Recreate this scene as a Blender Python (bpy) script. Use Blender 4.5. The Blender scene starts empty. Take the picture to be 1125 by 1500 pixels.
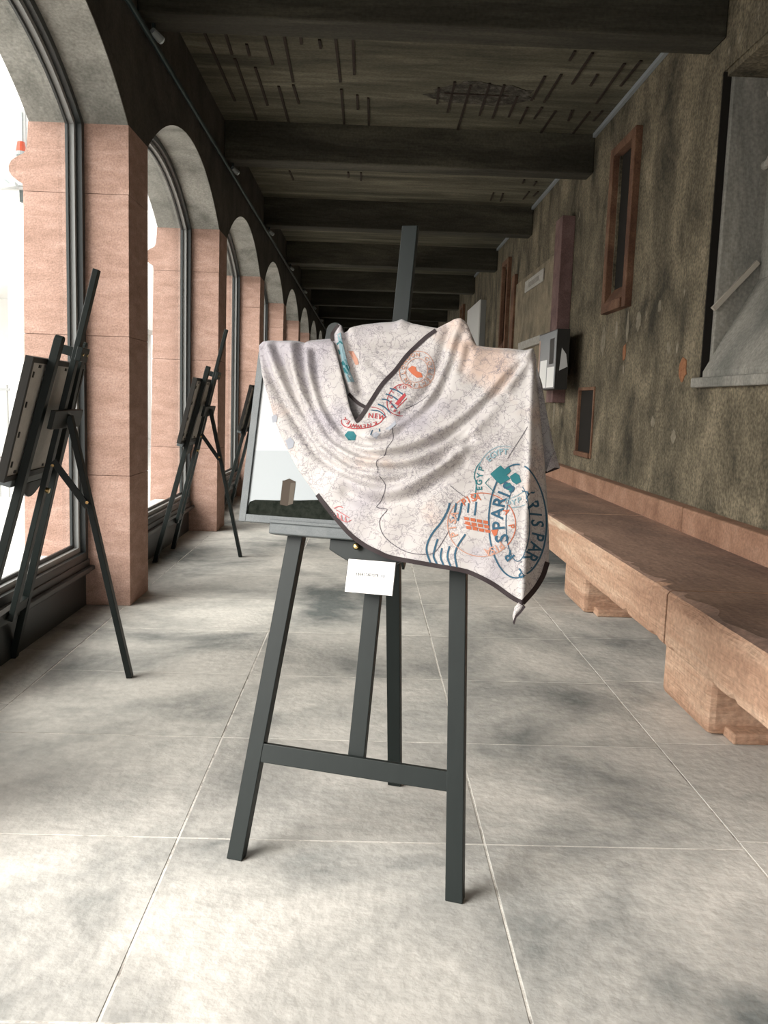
import bpy, bmesh, math, random
import numpy as np
from mathutils import Vector, Matrix
from mathutils.geometry import delaunay_2d_cdt
random.seed(7); rng = np.random.default_rng(7)
S = bpy.context.scene
COL = S.collection

# ------------------------------------------------------------------ camera
FPX, PITCH, YAW, ROLL, H = 1275.26, 0.126034, 0.0217713, 0.0332548, 1.3
cy_, sy_ = math.cos(YAW), math.sin(YAW)
FWD = np.array([sy_*math.cos(PITCH), cy_*math.cos(PITCH), -math.sin(PITCH)])
_r = np.array([cy_, -sy_, 0.0]); _u = np.cross(_r, FWD)
RGT = _r*math.cos(ROLL)+_u*math.sin(ROLL); UPV = np.cross(RGT, FWD)
EYE = np.array([0, 0, H])
cam = bpy.data.objects.new('camera', bpy.data.cameras.new('camera'))
COL.objects.link(cam)
cam.data.sensor_fit = 'VERTICAL'; cam.data.sensor_height = 36.0
cam.data.lens = FPX/1500*36.0; cam.data.clip_start = 0.05; cam.data.clip_end = 300
cam.matrix_world = Matrix(((RGT[0], UPV[0], -FWD[0], 0), (RGT[1], UPV[1], -FWD[1], 0), (RGT[2], UPV[2], -FWD[2], H), (0, 0, 0, 1)))
S.camera = cam

# ------------------------------------------------------------------ light
W = bpy.data.worlds.new('overcast_sky'); S.world = W; W.use_nodes = True
W.node_tree.nodes['Background'].inputs[0].default_value = (1.0, 0.99, 0.965, 1)
W.node_tree.nodes['Background'].inputs[1].default_value = 1.0
sun = bpy.data.objects.new('sun', bpy.data.lights.new('sun', 'SUN')); COL.objects.link(sun)
sun.data.energy = 2.2; sun.data.angle = math.radians(50); sun.data.color = (1, .97, .92)
sun.rotation_euler = Vector((0.75, 0.45, -0.62)).to_track_quat('-Z', 'Y').to_euler()
S.view_settings.view_transform = 'Standard'; S.view_settings.look = 'None'
S.view_settings.gamma = 1; S.view_settings.use_curve_mapping = False
S.view_settings.exposure = 2.0

# ------------------------------------------------------------------ pixel rays
def ray(x, y): return ((x-562.5)/FPX)*RGT-((y-750)/FPX)*UPV+FWD
def onZ(x, y, z=0.0):
    d = ray(x, y); return EYE+d*((z-H)/d[2])
def onX(x, y, X):
    d = ray(x, y); return EYE+d*(X/d[0])
def onY(x, y, Y):
    d = ray(x, y); return EYE+d*(Y/d[1])

# ------------------------------------------------------------------ materials
MATS = {}
def mat(name, cols, scale=4.0, rough=0.8, bump=0.0, bscale=60.0, stretch=(1, 1, 1), metal=0.0, detail=8.0, spec=0.3, rnd=0.0, obj=False, speck=None, grain=.2):
    if name in MATS: return MATS[name]
    m = bpy.data.materials.new(name); m.use_nodes = True; MATS[name] = m
    nt = m.node_tree; N = nt.nodes; Lk = nt.links
    b = N['Principled BSDF']; b.inputs['Roughness'].default_value = rough; b.inputs['Metallic'].default_value = metal
    b.inputs['Specular IOR Level'].default_value = spec
    if len(cols) == 1:
        b.inputs['Base Color'].default_value = (*cols[0], 1)
    if obj:
        tc = N.new('ShaderNodeTexCoord'); src = tc.outputs['Object']
    else:
        g = N.new('ShaderNodeNewGeometry'); src = g.outputs['Position']
    mp = N.new('ShaderNodeMapping'); mp.inputs['Scale'].default_value = stretch
    Lk.new(src, mp.inputs['Vector'])
    if len(cols) > 1:
        nz = N.new('ShaderNodeTexNoise'); nz.inputs['Scale'].default_value = scale; nz.inputs['Detail'].default_value = detail; nz.inputs['Roughness'].default_value = .62
        nz.inputs['Distortion'].default_value = .4
        Lk.new(mp.outputs[0], nz.inputs['Vector'])
        rp = N.new('ShaderNodeValToRGB'); e = rp.color_ramp.elements
        ps = np.linspace(.33, .68, len(cols))
        e[0].position = ps[0]; e[0].color = (*cols[0], 1); e[1].position = ps[-1]; e[1].color = (*cols[-1], 1)
        for c, p in zip(cols[1:-1], ps[1:-1]): k = e.new(p); k.color = (*c, 1)
        Lk.new(nz.outputs[0], rp.inputs[0]); out = rp.outputs[0]
        # fine grain
        n2 = N.new('ShaderNodeTexNoise'); n2.inputs['Scale'].default_value = scale*22; n2.inputs['Detail'].default_value = 4
        Lk.new(src, n2.inputs['Vector'])
        mr = N.new('ShaderNodeMapRange'); mr.inputs[1].default_value = .3; mr.inputs[2].default_value = .7; mr.inputs[3].default_value = 1-grain; mr.inputs[4].default_value = 1+grain
        Lk.new(n2.outputs[0], mr.inputs[0])
        vm = N.new('ShaderNodeVectorMath'); vm.operation = 'SCALE'; Lk.new(out, vm.inputs[0]); Lk.new(mr.outputs[0], vm.inputs['Scale']); out = vm.outputs[0]
        if rnd:
            oi = N.new('ShaderNodeObjectInfo'); m2 = N.new('ShaderNodeMapRange'); m2.inputs[3].default_value = 1-rnd; m2.inputs[4].default_value = 1+rnd
            Lk.new(oi.outputs['Random'], m2.inputs[0]); v2 = N.new('ShaderNodeVectorMath'); v2.operation = 'SCALE'
            Lk.new(out, v2.inputs[0]); Lk.new(m2.outputs[0], v2.inputs['Scale']); out = v2.outputs[0]
        if speck:   # patches of another colour with a shape of their own: (colour, scale, threshold)
            n3 = N.new('ShaderNodeTexNoise'); n3.inputs['Scale'].default_value = speck[1]; n3.inputs['Detail'].default_value = 5
            Lk.new(mp.outputs[0], n3.inputs['Vector'])
            m3 = N.new('ShaderNodeMapRange'); m3.inputs[1].default_value = speck[2]; m3.inputs[2].default_value = speck[2]+.05
            Lk.new(n3.outputs[0], m3.inputs[0])
            mx = N.new('ShaderNodeMix'); mx.data_type = 'RGBA'; Lk.new(m3.outputs[0], mx.inputs[0]); Lk.new(out, mx.inputs[6]); mx.inputs[7].default_value = (*speck[0], 1); out = mx.outputs[2]
        Lk.new(out, b.inputs['Base Color'])
    if bump:
        nb = N.new('ShaderNodeTexNoise'); nb.inputs['Scale'].default_value = bscale; nb.inputs['Detail'].default_value = 6
        Lk.new(mp.outputs[0], nb.inputs['Vector'])
        bp = N.new('ShaderNodeBump'); bp.inputs['Strength'].default_value = bump; bp.inputs['Distance'].default_value = .02
        Lk.new(nb.outputs[0], bp.inputs['Height']); Lk.new(bp.outputs[0], b.inputs['Normal'])
    return m

SLAB = mat('slab_stone', [(.12, .13, .126), (.33, .322, .30), (.50, .478, .44), (.58, .55, .505)], 1.0, .75, .22, 30, rnd=.10, grain=.10, speck=((.56, .54, .51), 7, .72))
MORTAR = mat('mortar', [(.22, .2, .18), (.60, .57, .52), (.66, .63, .58)], 9, .9)
PLASTER = mat('old_plaster', [(.036, .031, .021), (.094, .079, .053), (.15, .125, .084), (.22, .182, .125)], 2.4, .95, 1.0, 20, stretch=(1, 1, .7), grain=.45, speck=((.25, .215, .165), 5.5, .68))
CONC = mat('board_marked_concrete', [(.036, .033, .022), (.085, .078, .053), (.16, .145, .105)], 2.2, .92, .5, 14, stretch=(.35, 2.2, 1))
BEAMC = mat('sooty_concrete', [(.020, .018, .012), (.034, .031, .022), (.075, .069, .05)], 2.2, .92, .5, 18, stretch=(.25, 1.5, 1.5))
ARCHC = mat('arch_concrete', [(.17, .168, .15), (.28, .273, .247), (.37, .357, .325)], 3.0, .92, .4, 20)
WALLC = mat('dark_wall', [(.035, .03, .024), (.06, .052, .042), (.085, .075, .06)], 2.5, .95, .3, 20)  # dark tone for the arcade's thin inner skin and both end walls
PINK = mat('pink_sandstone', [(.32, .20, .155), (.385, .245, .195), (.45, .30, .245)], 5, .9, .25, 70, stretch=(1, 1, 3), rnd=.06)
BENCH = mat('bench_sandstone', [(.33, .19, .125), (.45, .28, .19), (.56, .39, .28)], 2.4, .85, .6, 22, stretch=(1, .3, 4), speck=((.66, .55, .42), 1.3, .60))
SEAT = mat('worn_seat_sandstone', [(.16, .105, .085), (.26, .165, .125), (.36, .23, .17)], 2.4, .7, .25, 26, stretch=(1, .5, 2))
BACKR = mat('backrest_sandstone', [(.18, .095, .06), (.27, .15, .098), (.35, .21, .145)], 3, .85, .35, 26)
RED = mat('red_sandstone', [(.085, .040, .024), (.135, .068, .040), (.20, .115, .07)], 4, .85, .3, 40)
MAROON = mat('maroon_stone', [(.10, .058, .054), (.15, .088, .082), (.20, .125, .115)], 5, .8, .2, 50)
GREYST = mat('grey_weathered_stone', [(.13, .13, .115), (.23, .22, .195), (.33, .31, .27)], 2.4, .9, .6, 14, stretch=(1, 1, .3))
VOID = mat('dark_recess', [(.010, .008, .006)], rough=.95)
EASEL = mat('easel_black_green', [(.007, .0105, .0098), (.009, .013, .012)], 30, .45, 0, 90, stretch=(1, 1, .2), spec=.25, obj=True, grain=.05)
FRAMEM = mat('window_frame_metal', [(.022, .027, .027)], rough=.4, spec=.5)
FRAMEL = mat('window_bead_metal', [(.30, .305, .30)], rough=.4, spec=.5)
PICF = mat('picture_frame_grey', [(.075, .085, .088), (.10, .11, .112)], 20, .4, obj=True)
PICB = mat('picture_frame_dark', [(.02, .019, .017)], rough=.5)
BACKING = mat('backing_board', [(.44, .42, .39), (.50, .48, .45)], 40, .8, obj=True)
BRASS = mat('brass', [(.75, .55, .25)], rough=.25, metal=1.0)
CARD = mat('card_paper', [(.86, .85, .82)], rough=.6)
INK = mat('card_ink', [(.02, .02, .02)], rough=.7)
RUST = mat('rusty_rebar', [(.016, .011, .008), (.035, .022, .015)], 20, .9)
STEEL = mat('grey_conduit', [(.055, .075, .075)], rough=.35, metal=.6)
RAILM = mat('pale_rail', [(.24, .26, .27)], rough=.5)
LENS = mat('spot_housing', [(.22, .24, .24)], rough=.3)
WHITEW = mat('white_render', [(.80, .79, .77)], rough=.9)
PAVE = mat('pale_paving', [(.50, .49, .47), (.58, .57, .55)], 2, .9)
DKBOX = mat('dark_box_paint', [(.05, .07, .07)], rough=.5)
ORANGE = mat('orange_plastic', [(.30, .035, .008)], rough=.3)
HEM = mat('hem_brown', [(.02, .012, .013)], rough=.7)
LINING = mat('scarf_lining', [(.74, .70, .72)], rough=.8)

def glass_mat():
    m = bpy.data.materials.new('window_glass'); m.use_nodes = True; nt = m.node_tree; N = nt.nodes; nt.nodes.remove(N['Principled BSDF'])
    t = N.new('ShaderNodeBsdfTransparent'); t.inputs[0].default_value = (.80, .81, .80, 1)
    g = N.new('ShaderNodeBsdfGlossy'); g.inputs['Roughness'].default_value = .02
    lw = N.new('ShaderNodeLayerWeight'); pw = N.new('ShaderNodeMath'); pw.operation = 'POWER'; pw.inputs[1].default_value = 5; nt.links.new(lw.outputs['Facing'], pw.inputs[0])
    fr = N.new('ShaderNodeMath'); fr.operation = 'MULTIPLY_ADD'; fr.inputs[1].default_value = .8; fr.inputs[2].default_value = .04; nt.links.new(pw.outputs[0], fr.inputs[0])
    mx = N.new('ShaderNodeMixShader'); nt.links.new(fr.outputs[0], mx.inputs[0]); nt.links.new(t.outputs[0], mx.inputs[1]); nt.links.new(g.outputs[0], mx.inputs[2])
    nt.links.new(mx.outputs[0], N['Material Output'].inputs[0]); return m
GLASS = glass_mat()

def scarf_mat():
    m = bpy.data.materials.new('map_printed_silk'); m.use_nodes = True; nt = m.node_tree; N = nt.nodes; Lk = nt.links
    b = N['Principled BSDF']; b.inputs['Roughness'].default_value = .65; b.inputs['Sheen Weight'].default_value = .2
    tc = N.new('ShaderNodeTexCoord')
    def nz(s, d=4):
        n = N.new('ShaderNodeTexNoise'); n.inputs['Scale'].default_value = s; n.inputs['Detail'].default_value = d; Lk.new(tc.outputs['Object'], n.inputs['Vector']); return n
    a = nz(5); rp = N.new('ShaderNodeValToRGB'); e = rp.color_ramp.elements
    e[0].position = .34; e[0].color = (.33, .305, .325, 1); e[1].position = .7; e[1].color = (.43, .325, .27, 1)
    k = e.new(.46); k.color = (.39, .362, .35, 1); k = e.new(.58); k.color = (.415, .388, .372, 1)
    Lk.new(a.outputs[0], rp.inputs[0]); out = rp.outputs[0]
    # printed map lines: warped cell borders at two scales
    w = nz(38, 6); vs = N.new('ShaderNodeVectorMath'); vs.operation = 'SCALE'; vs.inputs['Scale'].default_value = .06
    Lk.new(w.outputs['Color'], vs.inputs[0]); va = N.new('ShaderNodeVectorMath'); Lk.new(tc.outputs['Object'], va.inputs[0]); Lk.new(vs.outputs[0], va.inputs[1])
    for sc, th, amt, gate in ((34, .04, .55, 0), (80, .07, .62, 1), (13, .014, .62, 0)):
        v = N.new('ShaderNodeTexVoronoi'); v.feature = 'DISTANCE_TO_EDGE'; v.inputs['Scale'].default_value = sc; Lk.new(va.outputs[0], v.inputs['Vector'])
        mr = N.new('ShaderNodeMapRange'); mr.inputs[1].default_value = th*.4; mr.inputs[2].default_value = th; mr.inputs[3].default_value = amt; mr.inputs[4].default_value = 0
        Lk.new(v.outputs['Distance'], mr.inputs[0]); fac = mr.outputs[0]
        if gate:
            g = nz(7, 2); gr = N.new('ShaderNodeMapRange'); gr.inputs[1].default_value = .48; gr.inputs[2].default_value = .6; Lk.new(g.outputs[0], gr.inputs[0])
            mm = N.new('ShaderNodeMath'); mm.operation = 'MULTIPLY'; Lk.new(fac, mm.inputs[0]); Lk.new(gr.outputs[0], mm.inputs[1]); fac = mm.outputs[0]
        mx = N.new('ShaderNodeMix'); mx.data_type = 'RGBA'; Lk.new(fac, mx.inputs[0]); Lk.new(out, mx.inputs[6]); mx.inputs[7].default_value = (.12, .105, .125, 1); out = mx.outputs[2]
    Lk.new(out, b.inputs['Base Color'])
    nb = nz(400, 2); bp = N.new('ShaderNodeBump'); bp.inputs['Strength'].default_value = .12; bp.inputs['Distance'].default_value = .002
    Lk.new(nb.outputs[0], bp.inputs['Height']); Lk.new(bp.outputs[0], b.inputs['Normal'])
    return m
SILK = scarf_mat()

# ------------------------------------------------------------------ builders
class MB:
    def __init__(s): s.v = []; s.f = []
    def add(s, vs, fs):
        o = len(s.v); s.v += [tuple(float(c) for c in p) for p in vs]; s.f += [tuple(i+o for i in f) for f in fs]; return s
    def hexa(s, p):      # 8 corners: bottom ring then top ring
        return s.add(p, [(3, 2, 1, 0), (4, 5, 6, 7), (0, 1, 5, 4), (1, 2, 6, 5), (2, 3, 7, 6), (3, 0, 4, 7)])
    def box(s, x0, x1, y0, y1, z0, z1):
        return s.hexa([(x0, y0, z0), (x1, y0, z0), (x1, y1, z0), (x0, y1, z0), (x0, y0, z1), (x1, y0, z1), (x1, y1, z1), (x0, y1, z1)])
    def prism(s, poly, fn, d0, d1):      # polygon (p,q) extruded from d0 to d1; fn(p,q,d)->xyz
        n = len(poly); vs = [fn(p, q, d0) for p, q in poly]+[fn(p, q, d1) for p, q in poly]
        fs = [tuple(range(n))[::-1], tuple(range(n, 2*n))]+[(i, (i+1) % n, (i+1) % n+n, i+n) for i in range(n)]
        return s.add(vs, fs)
    def bar(s, A, B, side, w, t):        # bar from A to B, width w along side, thickness t across
        A, B, side = Vector(A), Vector(B), Vector(side); d = (B-A).normalized(); side = (side-d*side.dot(d)).normalized(); o = d.cross(side)
        c = [(-w/2, -t/2), (w/2, -t/2), (w/2, t/2), (-w/2, t/2)]
        return s.hexa([A+side*p+o*q for p, q in c]+[B+side*p+o*q for p, q in c])
    def tube(s, A, B, r, n=10, r2=None):
        A, B = Vector(A), Vector(B); d = (B-A).normalized(); x = d.orthogonal().normalized(); y = d.cross(x); r2 = r if r2 is None else r2
        vs = [A+(x*math.cos(t)+y*math.sin(t))*r for t in np.linspace(0, 2*math.pi, n, endpoint=False)]+[B+(x*math.cos(t)+y*math.sin(t))*r2 for t in np.linspace(0, 2*math.pi, n, endpoint=False)]
        return s.add(vs, [tuple(range(n))[::-1], tuple(range(n, 2*n))]+[(i, (i+1) % n, (i+1) % n+n, i+n) for i in range(n)])
    def build(s, name, m, parent=None, smooth=False, bevel=0, fix=True):
        me = bpy.data.meshes.new(name); me.from_pydata(s.v, [], s.f)
        if fix:
            bm = bmesh.new(); bm.from_mesh(me); bmesh.ops.recalc_face_normals(bm, faces=bm.faces); bm.to_mesh(me); bm.free()
        me.materials.append(m); o = bpy.data.objects.new(name, me); COL.objects.link(o); o.parent = parent
        if smooth: me.polygons.foreach_set('use_smooth', [True]*len(me.polygons))
        if bevel:
            b = o.modifiers.new('bevel', 'BEVEL'); b.width = bevel; b.segments = 2; b.limit_method = 'ANGLE'
        return o
def tag(o, label=None, cat=None, group=None, kind=None):
    if label: o['label'] = label
    if cat: o['category'] = cat
    if group: o['group'] = group
    if kind: o['kind'] = kind
    return o
def empty(name, loc=(0, 0, 0), rz=0.0):
    o = bpy.data.objects.new(name, None); COL.objects.link(o); o.location = loc; o.rotation_euler = (0, 0, rz); o.empty_display_size = .1; return o
def struct(name, label=None): return tag(empty(name), label, None, None, 'structure')
def copy_tree(o, parent=None):
    c = o.copy(); COL.objects.link(c); c.parent = parent
    for ch in list(o.children): copy_tree(ch, c)
    return c

XL, XR, XGL = -1.43, 2.07, -1.73          # arcade inner face, right wall face, glazing plane
ZC, ZB = 3.87, 3.52                        # slab soffit, beam soffit
Y0, Y1 = -3.3, 33.4
PIT, P0, PT = 3.08, 5.28, 0.44             # pillar pitch, first pillar near face, pillar thickness
SPR, RISE = 2.83, 0.43

# ------------------------------------------------------------------ floor
fl = tag(MB().box(-1.78, XR, Y0, Y1, -.12, -.0022).build('floor', MORTAR), 'grey stone slab floor of the gallery with pale mortar joints', None, None, 'structure')
lanes = [(-1.76, -1.455, .31), (-1.455, -.52, .0), (-.52, .39, .0), (.39, 1.175, .0), (1.175, XR, .05)]
row = .775
for li, (xa, xb, off) in enumerate(lanes):
    me = None
    k = 0
    for i in range(-7, 40):
        jit = rng.uniform(-.05, .05) if i > 4 else rng.uniform(-.012, .012)
        ya = 2.45+off+i*row
        if ya < Y0 or ya+row > Y1: continue
        if me is None:
            o = MB().box(0, xb-xa-.007, 0, row-.007, -.03, 0).build('slab', SLAB, fl, bevel=.0012); me = o
        else:
            o = me.copy(); COL.objects.link(o); o.parent = fl
        o.location = (xa, ya, rng.uniform(-.0015, 0.0)); k += 1

# ------------------------------------------------------------------ ceiling
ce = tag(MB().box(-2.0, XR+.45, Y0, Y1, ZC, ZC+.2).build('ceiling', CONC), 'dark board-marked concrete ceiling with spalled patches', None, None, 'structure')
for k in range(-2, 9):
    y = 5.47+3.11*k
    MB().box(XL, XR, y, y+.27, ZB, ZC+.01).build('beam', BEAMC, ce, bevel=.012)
def crop(c, s, segs): return [(c[0]+a/s, c[1]+b/s, c[0]+p/s, c[1]+q/s) for a, b, p, q in segs]
G = crop((280, 0), 2.344, [(45, 110, 150, 345), (115, 105, 140, 185), (150, 200, 225, 410), (190, 150, 200, 190), (250, 115, 280, 220), (220, 230, 262, 360), (300, 295, 335, 420), (318, 118, 350, 280), (350, 290, 370, 355), (495, 125, 512, 280), (515, 305, 525, 425), (555, 130, 560, 255), (570, 325, 572, 375), (608, 335, 610, 430), (375, 120, 378, 150), (440, 135, 445, 165), (850, 300, 845, 355), (905, 280, 880, 385), (960, 290, 915, 445), (1025, 285, 990, 395), (1075, 290, 1035, 405), (1120, 330, 1090, 400), (870, 318, 1090, 328)])
G += crop((760, 20), 3.516, [(290, 190, 262, 240), (380, 200, 275, 360), (405, 310, 370, 370), (545, 255, 400, 460), (630, 240, 525, 370), (135, 320, 65, 445), (220, 310, 130, 455), (45, 480, 5, 565), (120, 480, 80, 540), (190, 500, 105, 625), (275, 495, 255, 550), (365, 505, 280, 615), (430, 500, 385, 550)])
G += crop((420, 150), 2.557, [(10, 255, 25, 290), (230, 260, 232, 280), (278, 262, 278, 292), (775, 338, 763, 366), (810, 340, 800, 370), (908, 333, 886, 362), (942, 333, 925, 350), (890, 288, 884, 302), (935, 295, 925, 312)])
for a, b, p, q in G:
    A = onZ(a, b, ZC-.002); B = onZ(p, q, ZC-.002)
    MB().bar(A, B, (1, 0, 0) if abs(B[1]-A[1]) > abs(B[0]-A[0]) else (0, 1, 0), .020, .016).build('exposed_rebar', RUST, ce)
c0 = onZ(705, 138, ZC)
poly = [(c0[0]+math.cos(t)*(.42+.10*rng.uniform(-1, 1)), c0[1]+math.sin(t)*(.26+.07*rng.uniform(-1, 1))) for t in np.linspace(0, 2*math.pi, 26, endpoint=False)]
MB().prism(poly, lambda p, q, d: (p, q, d), ZC-.004, ZC+.01).build('spalled_patch', mat('spalled_concrete', [(.02, .017, .013), (.05, .044, .034), (.12, .11, .09)], 14, .95, 1, 30), ce)

# ------------------------------------------------------------------ arcade on the left
def seg(d, hw, rise):
    Rr = (hw*hw+rise*rise)/(2*rise); return math.sqrt(max(0, Rr*Rr-d*d))-(Rr-rise)
def arch_z(y, ya, yb, inset=0.0):
    m = (ya+yb)/2; hw = (yb-ya)/2; return SPR+seg(y-m, hw, RISE)
wl = tag(empty('wall_left'), 'arcade wall of grey concrete arches on pink sandstone pillars', None, None, 'structure')
KS = list(range(-3, 9))
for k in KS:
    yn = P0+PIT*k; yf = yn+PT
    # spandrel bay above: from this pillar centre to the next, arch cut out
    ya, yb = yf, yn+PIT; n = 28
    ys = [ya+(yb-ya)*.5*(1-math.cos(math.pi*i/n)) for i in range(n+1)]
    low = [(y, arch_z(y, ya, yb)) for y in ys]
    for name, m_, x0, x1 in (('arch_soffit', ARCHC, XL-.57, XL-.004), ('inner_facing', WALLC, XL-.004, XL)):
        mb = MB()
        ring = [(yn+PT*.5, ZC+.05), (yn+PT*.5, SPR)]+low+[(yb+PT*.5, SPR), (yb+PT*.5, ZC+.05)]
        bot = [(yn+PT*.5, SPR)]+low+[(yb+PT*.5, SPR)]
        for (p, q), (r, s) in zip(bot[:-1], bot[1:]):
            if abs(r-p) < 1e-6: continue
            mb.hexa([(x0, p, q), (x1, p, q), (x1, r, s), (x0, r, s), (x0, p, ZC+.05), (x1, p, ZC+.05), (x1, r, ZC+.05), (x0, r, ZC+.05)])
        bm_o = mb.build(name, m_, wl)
# one pillar, then copies
pil = tag(empty('pillar', (XL, P0, 0)), 'pink sandstone pillar of dressed blocks carrying the concrete arches', 'pillar', 'sandstone pillars of the glazed arcade')
prof_out = lambda z: -.645+.035*min(1, z/2.4)
def shaft(z0, z1):
    mb = MB(); a, b = prof_out(z0), prof_out(z1)
    mb.hexa([(a, 0, z0), (0, 0, z0), (0, PT, z0), (a, PT, z0), (b, 0, z1), (0, 0, z1), (0, PT, z1), (b, PT, z1)]); return mb
for z0, z1 in ((0, .80), (.802, 1.629), (1.631, 2.442)):
    shaft(z0, z1).build('stone_block', PINK, pil, bevel=.003)
capp = [(0, 2.444), (0, SPR), (-.575, SPR), (-.578, 2.77), (-.585, 2.69), (-.60, 2.655), (-.64, 2.635), (-.675, 2.61), (-.69, 2.58), (-.688, 2.55), (-.672, 2.525), (-.64, 2.50), (-.612, 2.485), (-.61, 2.444)]
MB().prism(capp, lambda p, q, d: (p, d, q), 0, PT).build('capital', PINK, pil)
for k in KS[:]:
    if k == 0: continue
    c = copy_tree(pil); c.location = (XL, P0+PIT*k, 0)
c = copy_tree(pil); c.location = (XL, P0+PIT*(KS[-1]+1), 0)

# windows: frame following the arch, bead, pane, bottom rail and low sill wall
def arch_frame(x0, x1, ya, yb, i0, i1, zb):
    mb = MB(); n = 24; m_ = (ya+yb)/2
    def line(ins):
        hw = (yb-ya)/2-ins
        pts = [(m_-hw, zb+ins)]+[(m_-hw+2*hw*i/n, SPR-ins*.35+seg(-hw+2*hw*i/n, hw, RISE-ins*.65)) for i in range(n+1)]+[(m_+hw, zb+ins)]
        return pts
    A, B = line(i0), line(i1); N_ = len(A)
    for i in range(N_):
        j = (i+1) % N_
        mb.hexa([(x0, *A[i]), (x1, *A[i]), (x1, *A[j]), (x0, *A[j]), (x0, *B[i]), (x1, *B[i]), (x1, *B[j]), (x0, *B[j])])
    return mb
wn = 0; wproto = None
for k in KS:
    if k == -2: continue          # unseen bay by the photographer, left unglazed to let light in
    wn += 1; ya, yb = P0+PIT*k+PT, P0+PIT*(k+1)
    w = struct('window_%d' % wn, 'tall arched window with a dark metal frame and low sill panel') if wproto is None else None
    if wproto is None:
        w.location = (0, ya, 0); L = yb-ya
        arch_frame(XGL-.05, XGL+.045, 0, L, 0.0, .045, .29).build('window_frame', FRAMEM, w)
        arch_frame(XGL-.02, XGL+.012, 0, L, .045, .075, .29).build('glazing_bead', FRAMEL, w)
        arch_frame(XGL-.03, XGL-.018, 0, L, .075, .095, .29).build('gasket', FRAMEM, w)
        n = 24; pts = [(.08, .37)]+[(.08+(L-.16)*i/n, SPR-.03+seg(-L/2+.08+(L-.16)*i/n, L/2-.08, RISE-.05)) for i in range(n+1)]+[(L-.08, .37)]
        MB().add([(XGL-.024, p, q) for p, q in pts], [tuple(range(len(pts)))]).build('pane', GLASS, w)
        MB().box(XGL-.05, XGL+.055, 0, L, .20, .29).build('bottom_rail', FRAMEM, w, bevel=.004)
        MB().box(XGL+.055, XGL+.085, 0, L, .225, .25).build('ledge', FRAMEM, w, bevel=.003)
        MB().box(XGL-.30, XGL-.05, 0, L, 0, .30).build('window_sill', PAVE, w, bevel=.01)
        MB().box(XGL-.05, XGL+.03, 0, L, 0, .20).build('sill_panel', FRAMEM, w)
        wproto = w
    else:
        c = copy_tree(wproto); c.name = 'window_%d' % wn; c.location = (0, ya, 0)
# conduit and spotlights
tag(MB().tube((-1.39, Y0, 3.445), (-1.39, Y1, 3.445), .017).build('conduit', STEEL, None, True), 'long grey metal conduit running under the beams above the arches', 'pipe')
sp = tag(empty('spotlight', (-1.37, 5.62, ZB)), 'small pale spotlight clipped under a beam beside the conduit', 'spotlight', 'spotlights along the conduit')
MB().tube((0, 0, 0), (0, 0, -.045), .012).build('stem', STEEL, sp)
MB().tube((.0, -.03, -.05), (.035, .035, -.075), .02, 12, .025).build('lamp_head', LENS, sp, False)
MB().tube((.035, .035, -.075), (.042, .045, -.079), .023, 12).build('lens', mat('lens_glass', [(.6, .65, .65)], rough=.1), sp)
for y in (9.63, 12.15, 15.0, 17.95, 21.1, 24.2):
    c = copy_tree(sp); c.location = (-1.37, 5.47+3.11*round((y-5.47)/3.11)+.15, ZB)

# ------------------------------------------------------------------ right wall
def Wp(x, y, X=XR): p = onX(x, y, X); return p[1], p[2]
recY1, recZ0, recZ1 = 5.49, 1.50, 3.33
recY0 = 2.6
rw = dict(y0=7.06, y1=7.78, z0=2.12, z1=3.50)
holes = [(recY0, recY1, recZ0, recZ1), (7.16, 7.66, 2.20, 3.44), (8.02, 8.60, .87, 1.48)]
farwin = [(13.30, 13.95, 2.12, 3.50), (19.6, 20.3, 2.12, 3.50)]
for a in farwin: holes.append((a[0]+.1, a[1]-.1, a[2]+.1, a[3]-.1))
ysb = sorted({Y0, Y1}.union(*[{h[0], h[1]} for h in holes])); zsb = sorted({0.0, ZC+.05}.union(*[{h[2], h[3]} for h in holes]))
mb = MB()
for a, b in zip(ysb[:-1], ysb[1:]):
    for c, d in zip(zsb[:-1], zsb[1:]):
        if any(h[0] <= a and b <= h[1] and h[2] <= c and d <= h[3] for h in holes): continue
        mb.box(XR, XR+.40, a, b, c, d)
wr = tag(mb.build('wall_right', PLASTER), 'rough stained plaster wall behind the stone bench', None, None, 'structure')
MB().box(XR+.40, XR+.48, Y0, Y1, 0, ZC+.05).build('wall_core', VOID, wr)
ORP = mat('bare_brick_patch', [(.20, .085, .04), (.33, .15, .075)], 30, .95, .6, 60); PAP = mat('pale_lime_patch', [(.14, .12, .085), (.26, .225, .17)], 20, .95, .6, 60)
for (px_, py_, w_, h_, m_) in ((1001, 540, 7, 19, ORP), (915, 516, 4, 14, ORP), (957, 618, 4, 9, PAP), (987, 640, 5, 10, PAP), (936, 470, 5, 16, PAP), (884, 500, 6, 22, PAP), (967, 448, 3, 10, PAP), (812, 600, 3, 30, PAP), (920, 480, 3, 26, PAP)):
    c_ = onX(px_, py_, XR); s_ = c_[1]/FPX; n_ = 14
    pg = [(c_[1]+math.cos(t)*w_*s_*2.4*rng.uniform(.7, 1.1), c_[2]+math.sin(t)*h_*s_*rng.uniform(.7, 1.1)) for t in np.linspace(0, 2*math.pi, n_, endpoint=False)]
    MB().prism(pg, lambda p, q, d: (d, p, q), XR-.004, XR+.01).build('plaster_patch', m_, wr)
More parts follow.
